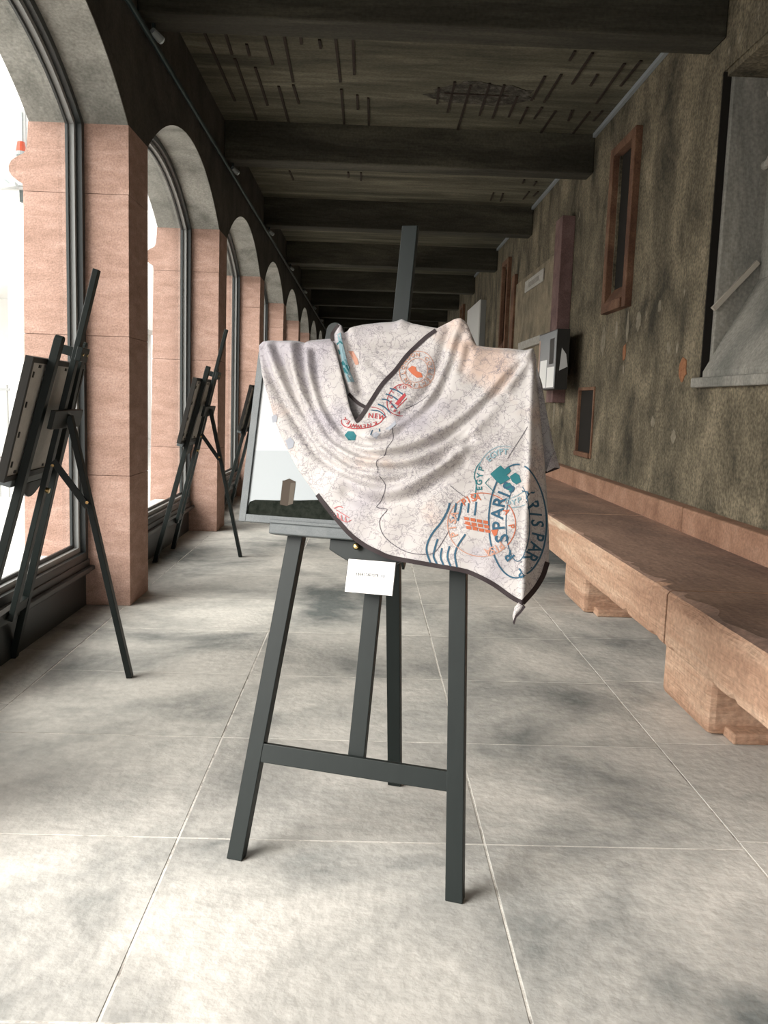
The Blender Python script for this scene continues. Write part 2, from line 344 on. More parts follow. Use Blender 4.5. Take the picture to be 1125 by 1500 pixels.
# end wall and its dark door
tag(MB().box(-2.0, XR+.4, Y1-.02, Y1+.2, 0, ZC+.1).build('wall_end', WALLC), 'dark far end wall of the gallery', None, None, 'structure')
mb = MB(); mb.box(-2.0, -1.2, Y0-.2, Y0, 0, ZC+.1); mb.box(.9, XR+.4, Y0-.2, Y0, 0, ZC+.1); mb.box(-1.2, .9, Y0-.2, Y0, 2.3, ZC+.1)
tag(mb.build('wall_back_added', WALLC), 'added unseen dark wall behind the photographer, its doorway shaped for the light', None, None, 'structure')  # added unseen wall: keeps light off the beams, lets it in low through the opening
for k, (a, b) in enumerate([(5.47+.27, 8.58), (8.85, 11.69), (11.96, 14.8), (15.07, 17.91)]):
    tag(MB().bar((XR-.02, a+.05, ZC-.02), (XR-.02, b-.03, ZC-.02), (0, 0, 1), .035, .03).build('trim_%d' % (k+1), RAILM), 'pale strip between the ceiling slab and the plaster wall', None, None, 'structure')

def red_window(y0, y1, z0, z1, label, depth=.055, first=True):
    t = tag(empty('window_surround', (XR, (y0+y1)/2, z0)), label, 'window surround', 'red sandstone window surrounds'); h = (y1-y0)/2; H_ = z1-z0; d = depth; s = .10; e = .075
    MB().box(-d, .02, -h, -h+s, 0, H_).build('stile', RED, t, bevel=.006)
    MB().box(-d, .02, h-s, h, 0, H_).build('stile', RED, t, bevel=.006)
    MB().box(-d, .02, -h+s, h-s, H_-s*.7, H_).build('lintel', RED, t, bevel=.006)
    MB().box(-d-.015, .02, -h+s, h-s, 0, s*.8).build('bottom_stone', RED, t, bevel=.006)
    m = MB(); m.hexa([(-d, -h+s, s*.8), (.02, -h+s, s*.8), (.02, h-s, s*.8), (-d, h-s, s*.8), (-d, -h+s, s*.85), (.02, -h+s, .20), (.02, h-s, .20), (-d, h-s, s*.85)])
    m.build('sloped_sill', RED, t)
    MB().box(.022, .03, -h+s, h-s, .085, H_-s*.7).build('dark_pane', VOID, t)
    return t
red_window(rw['y0'], rw['y1'], rw['z0'], rw['z1'], 'red sandstone window surround between the grey niche and the small low vent')
red_window(*farwin[0], 'red sandstone window surround beyond the maroon framed panel')
red_window(*farwin[1], 'red sandstone window surround beyond the white board')
# low vent niche
t = tag(empty('wall_vent', (XR, 8.31, .87)), 'small low dark vent opening with a wooden rim above the bench', 'vent')
fr = .035
for nm, a in (('rim', (-.012, .03, -.31, -.31+fr, -.03, .63)), ('rim', (-.012, .03, .31-fr, .31, -.03, .63)), ('rim', (-.012, .03, -.31+fr, .31-fr, .60, .63)), ('rim', (-.03, .03, -.31+fr, .31-fr, -.03, .015))):
    MB().box(*a).build(nm, RED, t, bevel=.003)
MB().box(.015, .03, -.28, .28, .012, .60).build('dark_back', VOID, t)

# big grey stone niche at the right edge
t = tag(empty('stone_niche', (XR, 4.0, recZ0)), 'weathered grey stone wall niche with a sloping sill and carved ring', 'niche')
yl, yr_ = recY1-4.0, recY0-4.0; Hn = recZ1-recZ0; D = .30
MB().box(.05, D+.06, yl-.05, yl-.005, .0, Hn).build('jamb', GREYST, t, bevel=.008)
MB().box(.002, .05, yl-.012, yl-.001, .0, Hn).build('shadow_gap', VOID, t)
MB().box(D, D+.06, yr_, yl-.05, .0, Hn).build('back_panel', GREYST, t)
MB().box(.01, D, yr_, yl-.05, Hn-.04, Hn-.002).build('head', PLASTER, t)
m = MB(); m.hexa([(.0, yr_, .0), (D, yr_, 0), (D, yl-.05, 0), (.0, yl-.05, 0), (.0, yr_, .05), (D, yr_, .62), (D, yl-.05, .62), (.0, yl-.05, .05)]); m.build('sloped_sill', GREYST, t)
MB().box(-.045, .04, yr_, yl+.03, -.05, .012).build('sill_edge', GREYST, t, bevel=.01)
MB().bar((.03, yl-.06, .43), (D-.02, yl-.06, .72), (0, 1, 0), .03, .03).build('light_edge', mat('pale_light_edge', [(.42, .38, .32)], rough=.8), t)  # pale bar put in for the edge between light and shade on the jamb
MB().box(D-.03, D+.01, yl-.32, yl-.27, .70, Hn-.1).build('rib', GREYST, t, bevel=.01)
wy = [onX(1110, 200, XR+D-.02)[1], onX(1110, 200, XR+D-.02)[2]]
m = MB(); R_ = .155; rr = .022; cyw, czw = wy[0]-4.0-R_, wy[1]-recZ0; nu, nv = 40, 8
vs = [(D-.025+rr*math.sin(b), cyw+(R_+rr*math.cos(b))*math.cos(a), czw+1.35*(R_+rr*math.cos(b))*math.sin(a)) for a in np.linspace(0, 2*math.pi, nu, endpoint=False) for b in np.linspace(0, 2*math.pi, nv, endpoint=False)]
m.add(vs, [(i*nv+j, ((i+1) % nu)*nv+j, ((i+1) % nu)*nv+(j+1) % nv, i*nv+(j+1) % nv) for i in range(nu) for j in range(nv)])
PALES = mat('pale_carved_stone', [(.30, .28, .25), (.45, .43, .39)], 20, .85, .5, 60)
ring = m.build('carved_ring', PALES, t, True)
for a in np.linspace(0, 2*math.pi, 26, endpoint=False):
    p = (D-.045, cyw+R_*math.cos(a), czw+1.35*R_*math.sin(a)); mm = MB(); mm.tube((p[0]+.02, p[1], p[2]), p, .016, 8, .008); mm.build('bead', PALES, ring)

# framed stone panel with plaques further along
py0, py1 = 9.22, 12.9; pz0, pz1 = 1.35, 3.26
t = tag(empty('wall_monument', (XR, (py0+py1)/2, pz0)), 'tall maroon framed stone wall panel with a pale name plaque', 'monument'); h = (py1-py0)/2
MB().box(-.135, 0, -h, -h+.33, 0, pz1-pz0).build('stile', MAROON, t, bevel=.006)
MB().box(-.04, 0, -h+.33, -h+.50, 0, pz1-pz0-.05).build('inner_stile', GREYST, t)
MB().box(-.05, 0, h-.25, h, 0, pz1-pz0-.1).build('stile', RED, t, bevel=.006)
MB().box(-.02, 0, -h+.50, h-.25, .0, pz1-pz0-.25).build('stone_panel', mat('ochre_panel', [(.12, .10, .07), (.2, .165, .115), (.27, .22, .15)], 4, .9, .3, 40), t)
a, b = onX(770, 415, XR-.03), onX(797, 392, XR-.03); cyp = (py0+py1)/2
MB().box(-.04, -.02, b[1]-cyp, a[1]-cyp, a[2]-pz0-.13, a[2]-pz0+.02).build('name_plaque', PALES, t, bevel=.008)
MB().box(-.043, -.04, b[1]-cyp+.25, a[1]-cyp-.30, a[2]-pz0-.09, a[2]-pz0-.03).build('plaque_lettering', mat('worn_letters', [(.14, .13, .11), (.35, .33, .3)], 60, .9), t)
a, b = onX(763, 507, XR-.03), onX(796, 490, XR-.03)
MB().box(-.07, -.02, b[1]-cyp, a[1]-cyp, a[2]-pz0-.06, a[2]-pz0+.04).build('lower_ledge', PALES, t, bevel=.008)
# exhibition photo box hung over the foot of the frame
q0 = onX(815, 570, XR-.24); q1 = onX(793, 505, XR-.24)
t = tag(empty('photo_panel', (XR-.24, q0[1], q0[2])), 'boxed black and white photograph hung at the foot of the maroon frame', 'picture'); dy = q1[1]-q0[1]; dz = q1[2]-q0[2]
dz = .58
MB().box(-.02, .103, 0, dy, 0, dz).build('box', PICB, t)
MB().box(-.024, -.02, .01, dy-.01, .01, dz-.01).build('print', mat('photo_grey', [(.30, .31, .32)], rough=.2), t)
for (a, b, c, d, m_) in ((.05, .38, .02, .22, WHITEW), (.1, .3, .25, .5, PICB), (.42, .75, .02, .3, WHITEW), (.8, 1.15, .15, .52, mat('photo_peach', [(.42, .27, .2)], rough=.3))):
    MB().box(-.0255, -.024, a, min(b, dy-.02), c, d).build('print_shape', m_, t)
MB().box(.0, .10, -.004, 0, .01, .2).build('side_print', PICB, t)
MB().prism([(.015, .18), (.095, .22), (.075, .34), (.03, .40)], lambda p, q, d: (p, d, q), -.006, -.004).build('side_shape', mat('photo_silver', [(.55, .55, .55)], rough=.3), t)
# white board further down
a, b = onX(705, 435, XR-.1), onX(703, 508, XR-.1)
t = tag(empty('white_board', (XR-.1, a[1], 1.9)), 'plain white display board standing out from the wall far down', 'board')
MB().box(-.02, .0, 0, 2.0, 0, 1.28).build('panel', mat('board_white', [(.72, .71, .69)], rough=.5), t)
MB().box(0.0, .098, 0, .10, 0, 1.28).build('side', mat('board_grey', [(.2, .2, .19)], rough=.6), t)

# ------------------------------------------------------------------ stone bench
SZ, SF, SB_, TH = .562, 1.265, 1.96, .232
rngb = random.Random(3)
def chipped_slab(y0, y1, seed):
    r = random.Random(seed); n = int((y1-y0)/.045); ys = np.linspace(y0, y1, n+1); mb = MB(); rows = []
    rough = 0
    for i, y in enumerate(ys):
        rough = rough*.6+r.uniform(-.006, .006)
        ch = .014+.012*r.random()+(.045*r.random() if r.random() < .16 else 0)
        if seed == 1: ch += .05*max(0, 1-abs(y-(y1-.30))/.18)+.045*max(0, 1-abs(y-(y1-.75))/.25)
        cb = .008+(.02*r.random() if r.random() < .15 else 0)
        rows.append([(SF+cb, y, SZ-TH), (SF+rough*.5, y, SZ-TH+cb), (SF+rough, y, SZ-TH*.5), (SF+rough*.6, y, SZ-ch*.9), (SF+ch*.45, y, SZ-ch*.25), (SF+ch*1.2, y, SZ), (SB_, y, SZ), (SB_, y, SZ-TH)])
    m = len(rows[0]); vs = [p for R in rows for p in R]; fs = []
    for i in range(len(rows)-1):
        for j in range(m): fs.append((i*m+j, i*m+(j+1) % m, (i+1)*m+(j+1) % m, (i+1)*m+j))
    fs.append(tuple(range(m))); fs.append(tuple(range((len(rows)-1)*m, len(rows)*m))[::-1])
    mb.add(vs, fs); return mb
bj = onX(973, 935, SF)[1]
bn = tag(empty('stone_bench', (0, 0, 0)), 'long pink sandstone bench along the plaster wall', 'bench')
joints = [-1.6, .9, bj, bj+2.55, bj+5.1, bj+7.7, bj+10.3]
for i, (a, b) in enumerate(zip(joints[:-1], joints[1:])):
    o = chipped_slab(a+.008, b-.008, 1 if i == 1 else 10+i).build('seat_slab', BENCH, bn)
    o.data.materials.append(SEAT)
    for p in o.data.polygons:
        if p.normal.z > .9: p.material_index = 1
bk = onX(998, 760, SB_)[1]
for a, b in ((-1.6, bk-2.9), (bk-2.9, bk), (bk, bk+2.9), (bk+2.9, bk+5.8), (bk+5.8, bk+8.0)):
    MB().box(SB_, XR-.004, a+.006, b-.006, SZ-.1, .712).build('backrest', BACKR, bn, bevel=.012)
for yc in (-.6, 1.0, 3.36, 5.42, 8.0, 10.6):
    mb = MB(); L = .56
    prof = [(1.41, 0), (1.41, SZ-TH+.005), (SB_, SZ-TH+.005), (SB_, 0)]
    mb.prism(prof, lambda p, q, d: (p, d, q), yc, yc+L)
    s = mb.build('support', BENCH, bn, bevel=.03)
    MB().box(1.48, SB_, yc-.09, yc+.02, 0, .045).build('footing', BENCH, s, bevel=.008)
MB().box(SB_-.05, XR-.004, -1.6, bj+10.3, 0, SZ-TH).build('bench_base', SEAT, bn)

# ------------------------------------------------------------------ easels
TAU = math.radians(14); ST, CT = math.sin(TAU), math.cos(TAU)
def P(a, b, c): return (a, b*ST-c*CT, b*CT+c*ST)
def abox(mb, a0, a1, b0, b1, c0, c1):
    return mb.hexa([P(a0, b0, c0), P(a1, b0, c0), P(a1, b0, c1), P(a0, b0, c1), P(a0, b1, c0), P(a1, b1, c0), P(a1, b1, c1), P(a0, b1, c1)])
PB0, PB1, PA0, PA1 = .956, 1.468, -.411, .405       # picture box in the easel plane
def make_easel():
    t = empty('display_easel'); LW = .047
    for s in (-1, 1):
        mb = MB(); f = lambda b: s*(.317-(.317-.19)*b/1.575)
        hw = LW/2; c0, c1 = -.022, .012; b0 = 0.0; bt = 1.575
        ring = [(f(0)-hw, 0), (f(0)+hw, 0), (f(bt-.02)+hw, bt-.02)]+[(f(bt)+hw*math.cos(x), bt-.02+.02*math.sin(x)) for x in np.linspace(.5, math.pi-.5, 5)]+[(f(bt-.02)-hw, bt-.02)]
        def Q(p, q, c):
            v = P(p, q, c)
            return (v[0], v[1], max(0.0, v[2])) if q > 0 else (v[0], v[1], 0.0)
        mb.prism(ring, Q, c0, c1); mb.build('front_leg', EASEL, t, bevel=.002)
    abox(MB(), -.272, .272, .275, .328, -.018, .010).build('lower_crossbar', EASEL, t, bevel=.002)
    abox(MB(), -.225, .225, 1.19, 1.27, -.068, -.0475).build('upper_crossbar', EASEL, t, bevel=.002)
    abox(MB(), -.024, .024, .285, 1.889, -.047, -.0225).build('mast', EASEL, t, bevel=.002)
    # tray and its carrier
    tr = abox(MB(), -.305, .305, .925, .9555, .0135, .061).build('tray', PICF, t, bevel=.003)
    abox(MB(), -.305, .305, .9555, .966, .054, .061).build('lip', PICF, tr, bevel=.002)
    arc = [(-.125, .925), (-.125, .895)]+[(-.125+.25*i/10, .895-.042*math.sin(math.pi*i/10)) for i in range(1, 10)]+[(.125, .895), (.125, .925)]
    k = MB().prism(arc, lambda p, q, d: P(p, q, d), .0125, .034).build('tray_carrier', EASEL, t, bevel=.002)
    kb = MB().tube(P(-.04, .909, .034), P(-.04, .909, .05), .008, 12); kb.tube(P(-.04, .909, .05), P(-.04, .909, .056), .010, 12, .006); kb.build('brass_knob', BRASS, k, True)
    MB().tube(P(0, .90, -.047), P(0, .90, -.062), .012, 12).build('clamp_knob', BRASS, t)
    # top clamp
    cl = abox(MB(), -.06, .06, 1.49, 1.55, -.072, -.0475).build('top_clamp', EASEL, t, bevel=.002)
    for a in (-.035, .035): MB().tube(P(a, 1.52, -.072), P(a, 1.52, -.076), .007, 10).build('screw', BRASS, cl)
    abox(MB(), -.02, .02, 1.50, 1.54, -.022, .05).build('clamp_finger', EASEL, cl)
    # rear leg and brace
    hi = Vector(P(0, 1.22, -.082)); ft = Vector((-.02, .62, 0))
    d = (hi-ft).normalized()
    mb = MB(); mb.bar(ft+Vector((0, 0, .0)), hi+d*.03, (1, 0, 0), .045, .026)
    mb.v = [(x, y, max(0.0, z)) for x, y, z in mb.v]
    mb.build('rear_leg', EASEL, t, bevel=.002)
    mid = ft.lerp(hi, .70); A = Vector(P(0, 1.02, -.06))
    br = MB().bar(A+Vector((.035, 0, .02)), mid+Vector((.035, .0, -.02)), (0, 0, 1), .03, .008).build('brace', EASEL, t, bevel=.001)
    for p in (A, mid): MB().tube(p+Vector((.028, 0, 0)), p+Vector((.045, 0, 0)), .007, 10).build('bolt', BRASS, br)
    return t
def make_picture(front):
    t = empty('framed_picture'); w = .022; c0, c1 = .0135, .046; fm = PICF
    for a0, a1, b0, b1 in ((PA0, PA0+w, PB0, PB1), (PA1-w, PA1, PB0, PB1), (PA0+w, PA1-w, PB0, PB0+w), (PA0+w, PA1-w, PB1-w, PB1)):
        abox(MB(), a0, a1, b0, b1, c0, c1).build('frame_bar', PICF if front else PICB, t, bevel=.001)
    abox(MB(), PA0+w, PA1-w, PB0+w, PB1-w, c0+.006, c0+.012).build('backing', BACKING, t)
    for a in (PA0+.06, PA1-.06):
        for b in np.linspace(PB0+.07, PB1-.07, 4): abox(MB(), a-.006, a+.006, b-.012, b+.012, c0+.002, c0+.006).build('clip', PICB, t)
    for a in np.linspace(PA0+.12, PA1-.12, 4):
        for b in (PB0+.035, PB1-.035): abox(MB(), a-.012, a+.012, b-.006, b+.006, c0+.002, c0+.006).build('clip', PICB, t)
    if not front: abox(MB(), PA0+w, PA1-w, PB0+w, PB1-w, .036, .038).build('print', mat('dull_print', [(.3, .3, .3)], rough=.4), t)
    return t
eL, eR = onZ(345, 1257), onZ(666, 1319); eM = (eL+eR)/2; rzm = math.atan2(eR[1]-eL[1], eR[0]-eL[0])
easel = tag(make_easel(), 'black green display easel holding the scarf draped picture', 'easel', 'display easels')
easel.location = (eM[0], eM[1], 0); easel.rotation_euler[2] = rzm
pic = tag(make_picture(True), 'grey framed picture of a tower on a dark hill, half under a scarf', 'picture', 'framed pictures on easels')
pic.location = easel.location; pic.rotation_euler[2] = rzm
uu = np.array([math.cos(rzm), math.sin(rzm), 0]); nn = np.array([-uu[1], uu[0], 0])
vv = nn*ST+np.array([0, 0, CT]); NF = -nn*CT+np.array([0, 0, ST])     # slope direction, normal to the viewer
def pl(x, y, c):
    d = ray(x, y); s = ((eM+NF*c-EYE)@NF)/(d@NF); q = EYE+s*d-eM; return q@uu, q@vv
# the print: pale sky, paler sea, hill and tower as flat inks
CP = .0385
abox(MB(), PA0+.022, PA1-.022, PB0+.022, PB1-.022, CP-.002, CP).build('print_sky', mat('ink_sky', [(.40, .415, .42)], rough=.35), pic)
def inkpoly(name, pts, m_, c=CP, th=.0004, par=None):
    q = [pl(x, y, c) for x, y in pts]
    q = [(min(max(a, PA0+.0225), PA1-.0225), min(max(b, PB0+.0225), PB1-.0225)) for a, b in q]
    return MB().prism(q, lambda p, r_, d: P(p, r_, d), c, c+th).build(name, m_, par or pic)
INKS = mat('ink_sea', [(.27, .295, .305)], rough=.35); INKH = mat('ink_hill', [(.006, .008, .006), (.02, .023, .018)], 60, .8, spec=.05); INKT = mat('ink_tower', [(.065, .052, .042)], rough=.8, spec=.05); INKT2 = mat('ink_tower_side', [(.10, .085, .07)], rough=.8, spec=.05)
inkpoly('print_sea', [(340, 658), (560, 662), (560, 760), (340, 760)], INKS)
inkpoly('print_hill', [(350, 790), (350, 741), (366, 735), (374, 732), (405, 733), (440, 733), (470, 732), (520, 736), (560, 738), (560, 790)], INKH, CP+.0004)
inkpoly('print_tower', [(410, 739), (414, 704), (425, 703), (433, 706), (429, 738), (420, 741)], INKT, CP+.0008)
inkpoly('print_tower', [(422, 740), (426, 706), (433, 708), (429, 738)], INKT2, CP+.0012)
inkpoly('print_roof', [(413, 705), (424, 701), (434, 706), (424, 708)], INKT, CP+.0014)
# card on the carrier
cq = [pl(x, y, .045) for x, y in ((510, 818), (580.5, 823.5), (575, 873.5), (504, 867))]
card = tag(empty('label_card', easel.location, rzm), 'white exhibit card with a dark rim hanging below the picture tray', 'card')
MB().prism(cq, lambda p, q, d: P(p, q, d), .0405, .0445).build('card_back', PICB, card)
ctr = np.mean(cq, axis=0); cin = [tuple(ctr+(np.array(p)-ctr)*.975) for p in cq]
MB().prism(cin, lambda p, q, d: P(p, q, d), .0445, .0452).build('card_face', CARD, card)
MB().tube(P(ctr[0], max(p[1] for p in cq)-.004, .0395), P(ctr[0], max(p[1] for p in cq)-.004, .0340), .004, 8).build('hook', BRASS, card)
# letters: meshes from the built-in font
_fc = {}
DG = bpy.context.evaluated_depsgraph_get()
def glyph(ch):
    if ch not in _fc:
        cu = bpy.data.curves.new('g', 'FONT'); cu.body = ch; cu.align_x = 'CENTER'; cu.align_y = 'CENTER'; cu.resolution_u = 3; cu.size = 1; cu.offset = .018
        o = bpy.data.objects.new('g', cu); COL.objects.link(o); bpy.context.view_layer.update()
        me = o.evaluated_get(bpy.context.evaluated_depsgraph_get()).to_mesh()
        v = np.array([list(x.co)[:2] for x in me.vertices]).reshape(-1, 2); f = [tuple(p.vertices) for p in me.polygons]
        if len(v): v = v-(v.min(0)+v.max(0))/2
        _fc[ch] = (v, f); bpy.data.objects.remove(o); bpy.data.curves.remove(cu)
    return _fc[ch]
def letter_px(ch, x, y, size, deg, sx=1.0):
    v, f = glyph(ch); t = math.radians(deg); v = v*size*1.32*[sx, 1]
    return np.c_[x+v[:, 0]*math.cos(t)-v[:, 1]*math.sin(t), y-(v[:, 0]*math.sin(t)+v[:, 1]*math.cos(t))], f
mb = MB(); dirx = np.array(cin[1])-np.array(cin[0]); dirx /= np.linalg.norm(dirx); diry = np.array([-dirx[1], dirx[0]]); txt = 'EBERSTADTSTR 33'
for i, ch in enumerate(txt):
    if ch == ' ': continue
    v, f = glyph(ch); o_ = ctr+dirx*(.0056*(i-7))+diry*.006
    mb.add([P(*(o_+dirx*a*.0078+diry*b*.0105), .0462) for a, b in v], f)
mb.build('card_lettering', INK, card, fix=False)
a0 = ctr-dirx*.02-diry*.003
mb = MB(); mb.prism([tuple(a0), tuple(a0+dirx*.05), tuple(a0+dirx*.05-diry*.0005), tuple(a0-diry*.0005)], lambda p, q, d: P(p, q, d), .0452, .0458); mb.build('card_rule', INK, card)

# other easels by the windows
specs = [((-1.68, 3.85), math.radians(-86), 'easel by the windows with its picture turned to the glass, beside the first pillar', 'back of a dark framed picture facing the window, on the easel beside the first pillar'),
         ((-1.63, 7.03), math.radians(-90), 'easel by the windows between the first and second pillars', 'back of a dark framed picture facing the window, between the first and second pillars'),
         ((-1.60, 9.92), math.radians(-90), 'easel by the windows just past the second pillar', 'back of a dark framed picture facing the window, just past the second pillar'),]
picb = None
for i, (loc, rz, l1, l2) in enumerate(specs):
    e = copy_tree(easel); e.location = (*loc, 0); e.rotation_euler[2] = rz; tag(e, 'black '+l1, 'easel', 'display easels')
    if picb is None: picb = make_picture(False); p = picb
    else: p = copy_tree(picb)
    p.location = (*loc, 0); p.rotation_euler[2] = rz; tag(p, l2, 'picture', 'framed pictures on easels')

# ------------------------------------------------------------------ scarf
C0 = .056
def smooth_line(pts, n=8):
    p = np.array(pts, float); q = np.vstack([2*p[0]-p[1], p, 2*p[-1]-p[-2]]); out = []
    for i in range(1, len(q)-2):
        for t in np.linspace(0, 1, n, endpoint=False):
            a, b, c, d = q[i-1], q[i], q[i+1], q[i+2]
            out.append(.5*((2*b)+(c-a)*t+(2*a-5*b+4*c-d)*t*t+(3*b-a-3*c+d)*t**3))
    out.append(q[-2]); return np.array(out)
def dist_line(X, L):
    A, B = L[:-1], L[1:]; d = B-A; l2 = (d**2).sum(1)+1e-9; best = np.full(len(X), 1e9)
    for a, dd, l in zip(A, d, l2):
        t = np.clip(((X-a)@dd)/l, 0, 1); q = X-(a+t[:, None]*dd); best = np.minimum(best, (q**2).sum(1))
    return np.sqrt(best)
VAL = [  # valleys: points, depth (m), half width (px)
    ([(385, 509), (400, 552), (420, 592), (441, 626), (467, 665), (496, 686), (528, 702), (570, 711), (613, 700), (656, 672), (690, 645)], .014, 6),
    ([(406, 509), (424, 554), (445, 605), (471, 648), (500, 670), (530, 687), (575, 693), (620, 684), (660, 660), (700, 622), (740, 580)], .012, 6),
    ([(443, 505), (445, 535), (452, 567), (467, 605), (488, 641), (514, 660), (552, 673), (600, 668), (640, 652), (681, 621), (715, 589), (766, 534)], .016, 5.5),
    ([(462, 520), (466, 555), (476, 590), (495, 622), (520, 650), (552, 655), (580, 646), (610, 620), (640, 588), (662, 540), (676, 498)], .012, 6),
    ([(660, 485), (648, 525), (638, 555), (622, 585), (594, 614)], .010, 7),
    ([(690, 512), (686, 530), (680, 545)], .008, 6),
    ([(677, 681), (650, 702), (620, 724), (590, 738), (550, 740), (515, 725)], .010, 9)]
RID = [([(677, 476), (665, 519), (645, 565), (615, 612), (582, 638), (550, 646)], .012, 8),
       ([(781, 516), (742, 554), (709, 589), (668, 626), (626, 648), (580, 664), (545, 664), (510, 648), (480, 612), (462, 570), (454, 520)], .012, 7),
       ([(779, 522), (746, 570), (709, 616), (672, 653), (626, 676), (580, 684), (530, 676), (490, 648), (460, 600), (440, 560), (430, 510)], .013, 7),
       ([(680, 662), (650, 688), (610, 703), (570, 702), (520, 694), (475, 655), (440, 605), (415, 560), (398, 512)], .013, 7),
       ([(505, 700), (550, 722), (590, 722), (630, 705), (668, 676)], .010, 9)]
VAL = [(smooth_line(p), a, w) for p, a, w in VAL]; RID = [(smooth_line(p), a, w) for p, a, w in RID]
FOLD = np.array([(783, 517), (781, 560), (778, 640), (776, 720), (773, 800), (769, 890)], float)
def hF(X):
    X = np.atleast_2d(np.asarray(X, float)); x, y = X[:, 0], X[:, 1]
    h = .018+.042*np.exp(-((x-565)/110)**2-((y-672)/85)**2)+.012*np.exp(-((x-677)/26)**2-((y-500)/40)**2)
    h = h+.016*np.clip((y-700)/60, 0, 1)+.012*np.clip((y-690)/190, 0, 1)
    for L, a, w in VAL: h = h-1.35*a*np.exp(-(dist_line(X, L)/w)**2)
    for L, a, w in RID: h = h+1.25*a*np.exp(-(dist_line(X, L)/w)**2)
    h = h+.0016*np.sin(x*.11+y*.05)+.0012*np.sin(y*.13-x*.07)
    h = np.maximum(h, .001)
    fx = np.interp(y, FOLD[:, 1], FOLD[:, 0]); d = x-fx
    h = h-np.where(d > 0, d*.0030, 0)+.006*np.exp(-(d/5.0)**2)
    dl = 398-x; h = h-np.where((dl > 0) & (y < 600), np.clip(dl/20, 0, 1)**2*.014, 0)      # left shoulder rolls back
    dt = np.where((x < 488) | (x > 694), np.interp(x, [378, 488, 694, 783], [503, 499, 511, 517])+9-y, 0)
    return h-np.where(dt > 0, (np.clip(dt/9, 0, 1)**2)*.012, 0)
def hI(X):
    X = np.atleast_2d(np.asarray(X, float)); x, y = X[:, 0], X[:, 1]
    h = .010+.010*np.exp(-((x-588)/9)**2-((y-472)/14)**2)-.010*np.exp(-((y-514+(x-580)*.02)/6)**2)*np.exp(-((x-580)/60)**2)+.008*np.exp(-((y-495)/10)**2)
    h = h-.007*np.exp(-(dist_line(X, np.array([(543, 532), (570, 552)], float))/5)**2)+.010*np.exp(-(dist_line(X, np.array([(500, 478), (506, 520), (516, 575)], float))/6)**2)
    h = h-.012*np.exp(-(dist_line(X, np.array([(507, 486), (517, 530), (530, 575)], float))/6)**2)-np.clip((482-y)/14, 0, 1)**2*.015
    return h+.0015*np.sin(x*.12)*np.sin(y*.1)
def toabc(X, h, off=0.0):
    out = []
    for (x, y), k in zip(X, h):
        a, b = pl(x, y, C0); out.append(P(a, b, C0+k+off))
    return out
def sheet(outline, hf, step, base=0.0):
    o = np.array(outline, float); res = []
    for i in range(len(o)):
        a, b = o[i], o[(i+1) % len(o)]; n = max(1, int(np.hypot(*(b-a))/step))
        for t in range(n): res.append(a+(b-a)*t/n)
    res = np.array(res); n = len(res)
    xs, ys = np.meshgrid(np.arange(o[:, 0].min(), o[:, 0].max(), step), np.arange(o[:, 1].min(), o[:, 1].max(), step*.87))
    xs[::2] += step/2; Q = np.c_[xs.ravel(), ys.ravel()]
    ins = np.zeros(len(Q), bool); j = n-1
    for i in range(n):
        a, b = res[i], res[j]; c = ((a[1] > Q[:, 1]) != (b[1] > Q[:, 1])) & (Q[:, 0] < (b[0]-a[0])*(Q[:, 1]-a[1])/(b[1]-a[1]+1e-12)+a[0]); ins ^= c; j = i
    Q = Q[ins]; Q = Q[dist_line(Q, np.vstack([res, res[:1]])) > step*.55]
    pts = [Vector(p) for p in res]+[Vector(p) for p in Q]
    r = delaunay_2d_cdt(pts, [], [list(range(n))], 1, 1e-5)
    V = np.array([list(v) for v in r[0]]); return toabc(V, hf(V)+base), [tuple(f)[::-1] for f in r[2]]
scarf = tag(empty('scarf', easel.location, rzm), 'pale map printed scarf with coloured stamps and brown hem draped over the picture', 'scarf')
OUT_F = list(map(tuple, np.vstack([
    [(378, 505), (384, 500)], [(408, 500), (430, 500), (445, 502), (462, 500), (478, 499), (486, 498)],
    smooth_line([(491, 504), (497, 525), (503, 548), (510, 572), (517, 600), (527, 622)], 4),
    smooth_line([(532, 618), (545, 597), (560, 570), (580, 546), (601, 519), (622, 499), (640, 486), (655, 478), (668, 473)], 4),
    smooth_line([(678, 473), (686, 478), (692, 492), (699, 508)], 3), [(710, 511), (745, 513), (778, 515), (783, 517)],
    smooth_line([(785, 540), (789, 590), (795, 660), (799, 720), (802, 780), (802, 822)], 4),
    smooth_line([(796, 843), (785, 865), (770, 886)], 3),
    smooth_line([(752, 877), (725, 858), (700, 845), (680, 838), (640, 831), (600, 824), (580, 820), (560, 812), (540, 802), (520, 787), (500, 765), (478, 738), (456, 710), (436, 680), (418, 645), (405, 612), (396, 582), (388, 555), (381, 525)], 4)])))
OUT_I = [(486, 503), (488, 488), (497, 476), (502, 479), (505, 489), (513, 481), (530, 476), (555, 472), (575, 470.5), (583, 469), (588, 467), (594, 470), (605, 474), (622, 478), (645, 482), (660, 483), (655, 500), (630, 540), (600, 575), (572, 600), (546, 599), (536, 597), (524, 589), (512, 577), (500, 545)]
mb = MB()
v, f = sheet(OUT_F, hF, 4.0); mb.add(v, f)
v, f = sheet(OUT_I, hI, 4.0, -.006); mb.add(v, f)
v, f = sheet([(508, 570), (530, 585), (560, 596), (552, 620), (530, 640), (516, 615)], lambda X: np.full(len(X), .001), 5.0, -.004); mb.add(v, f)
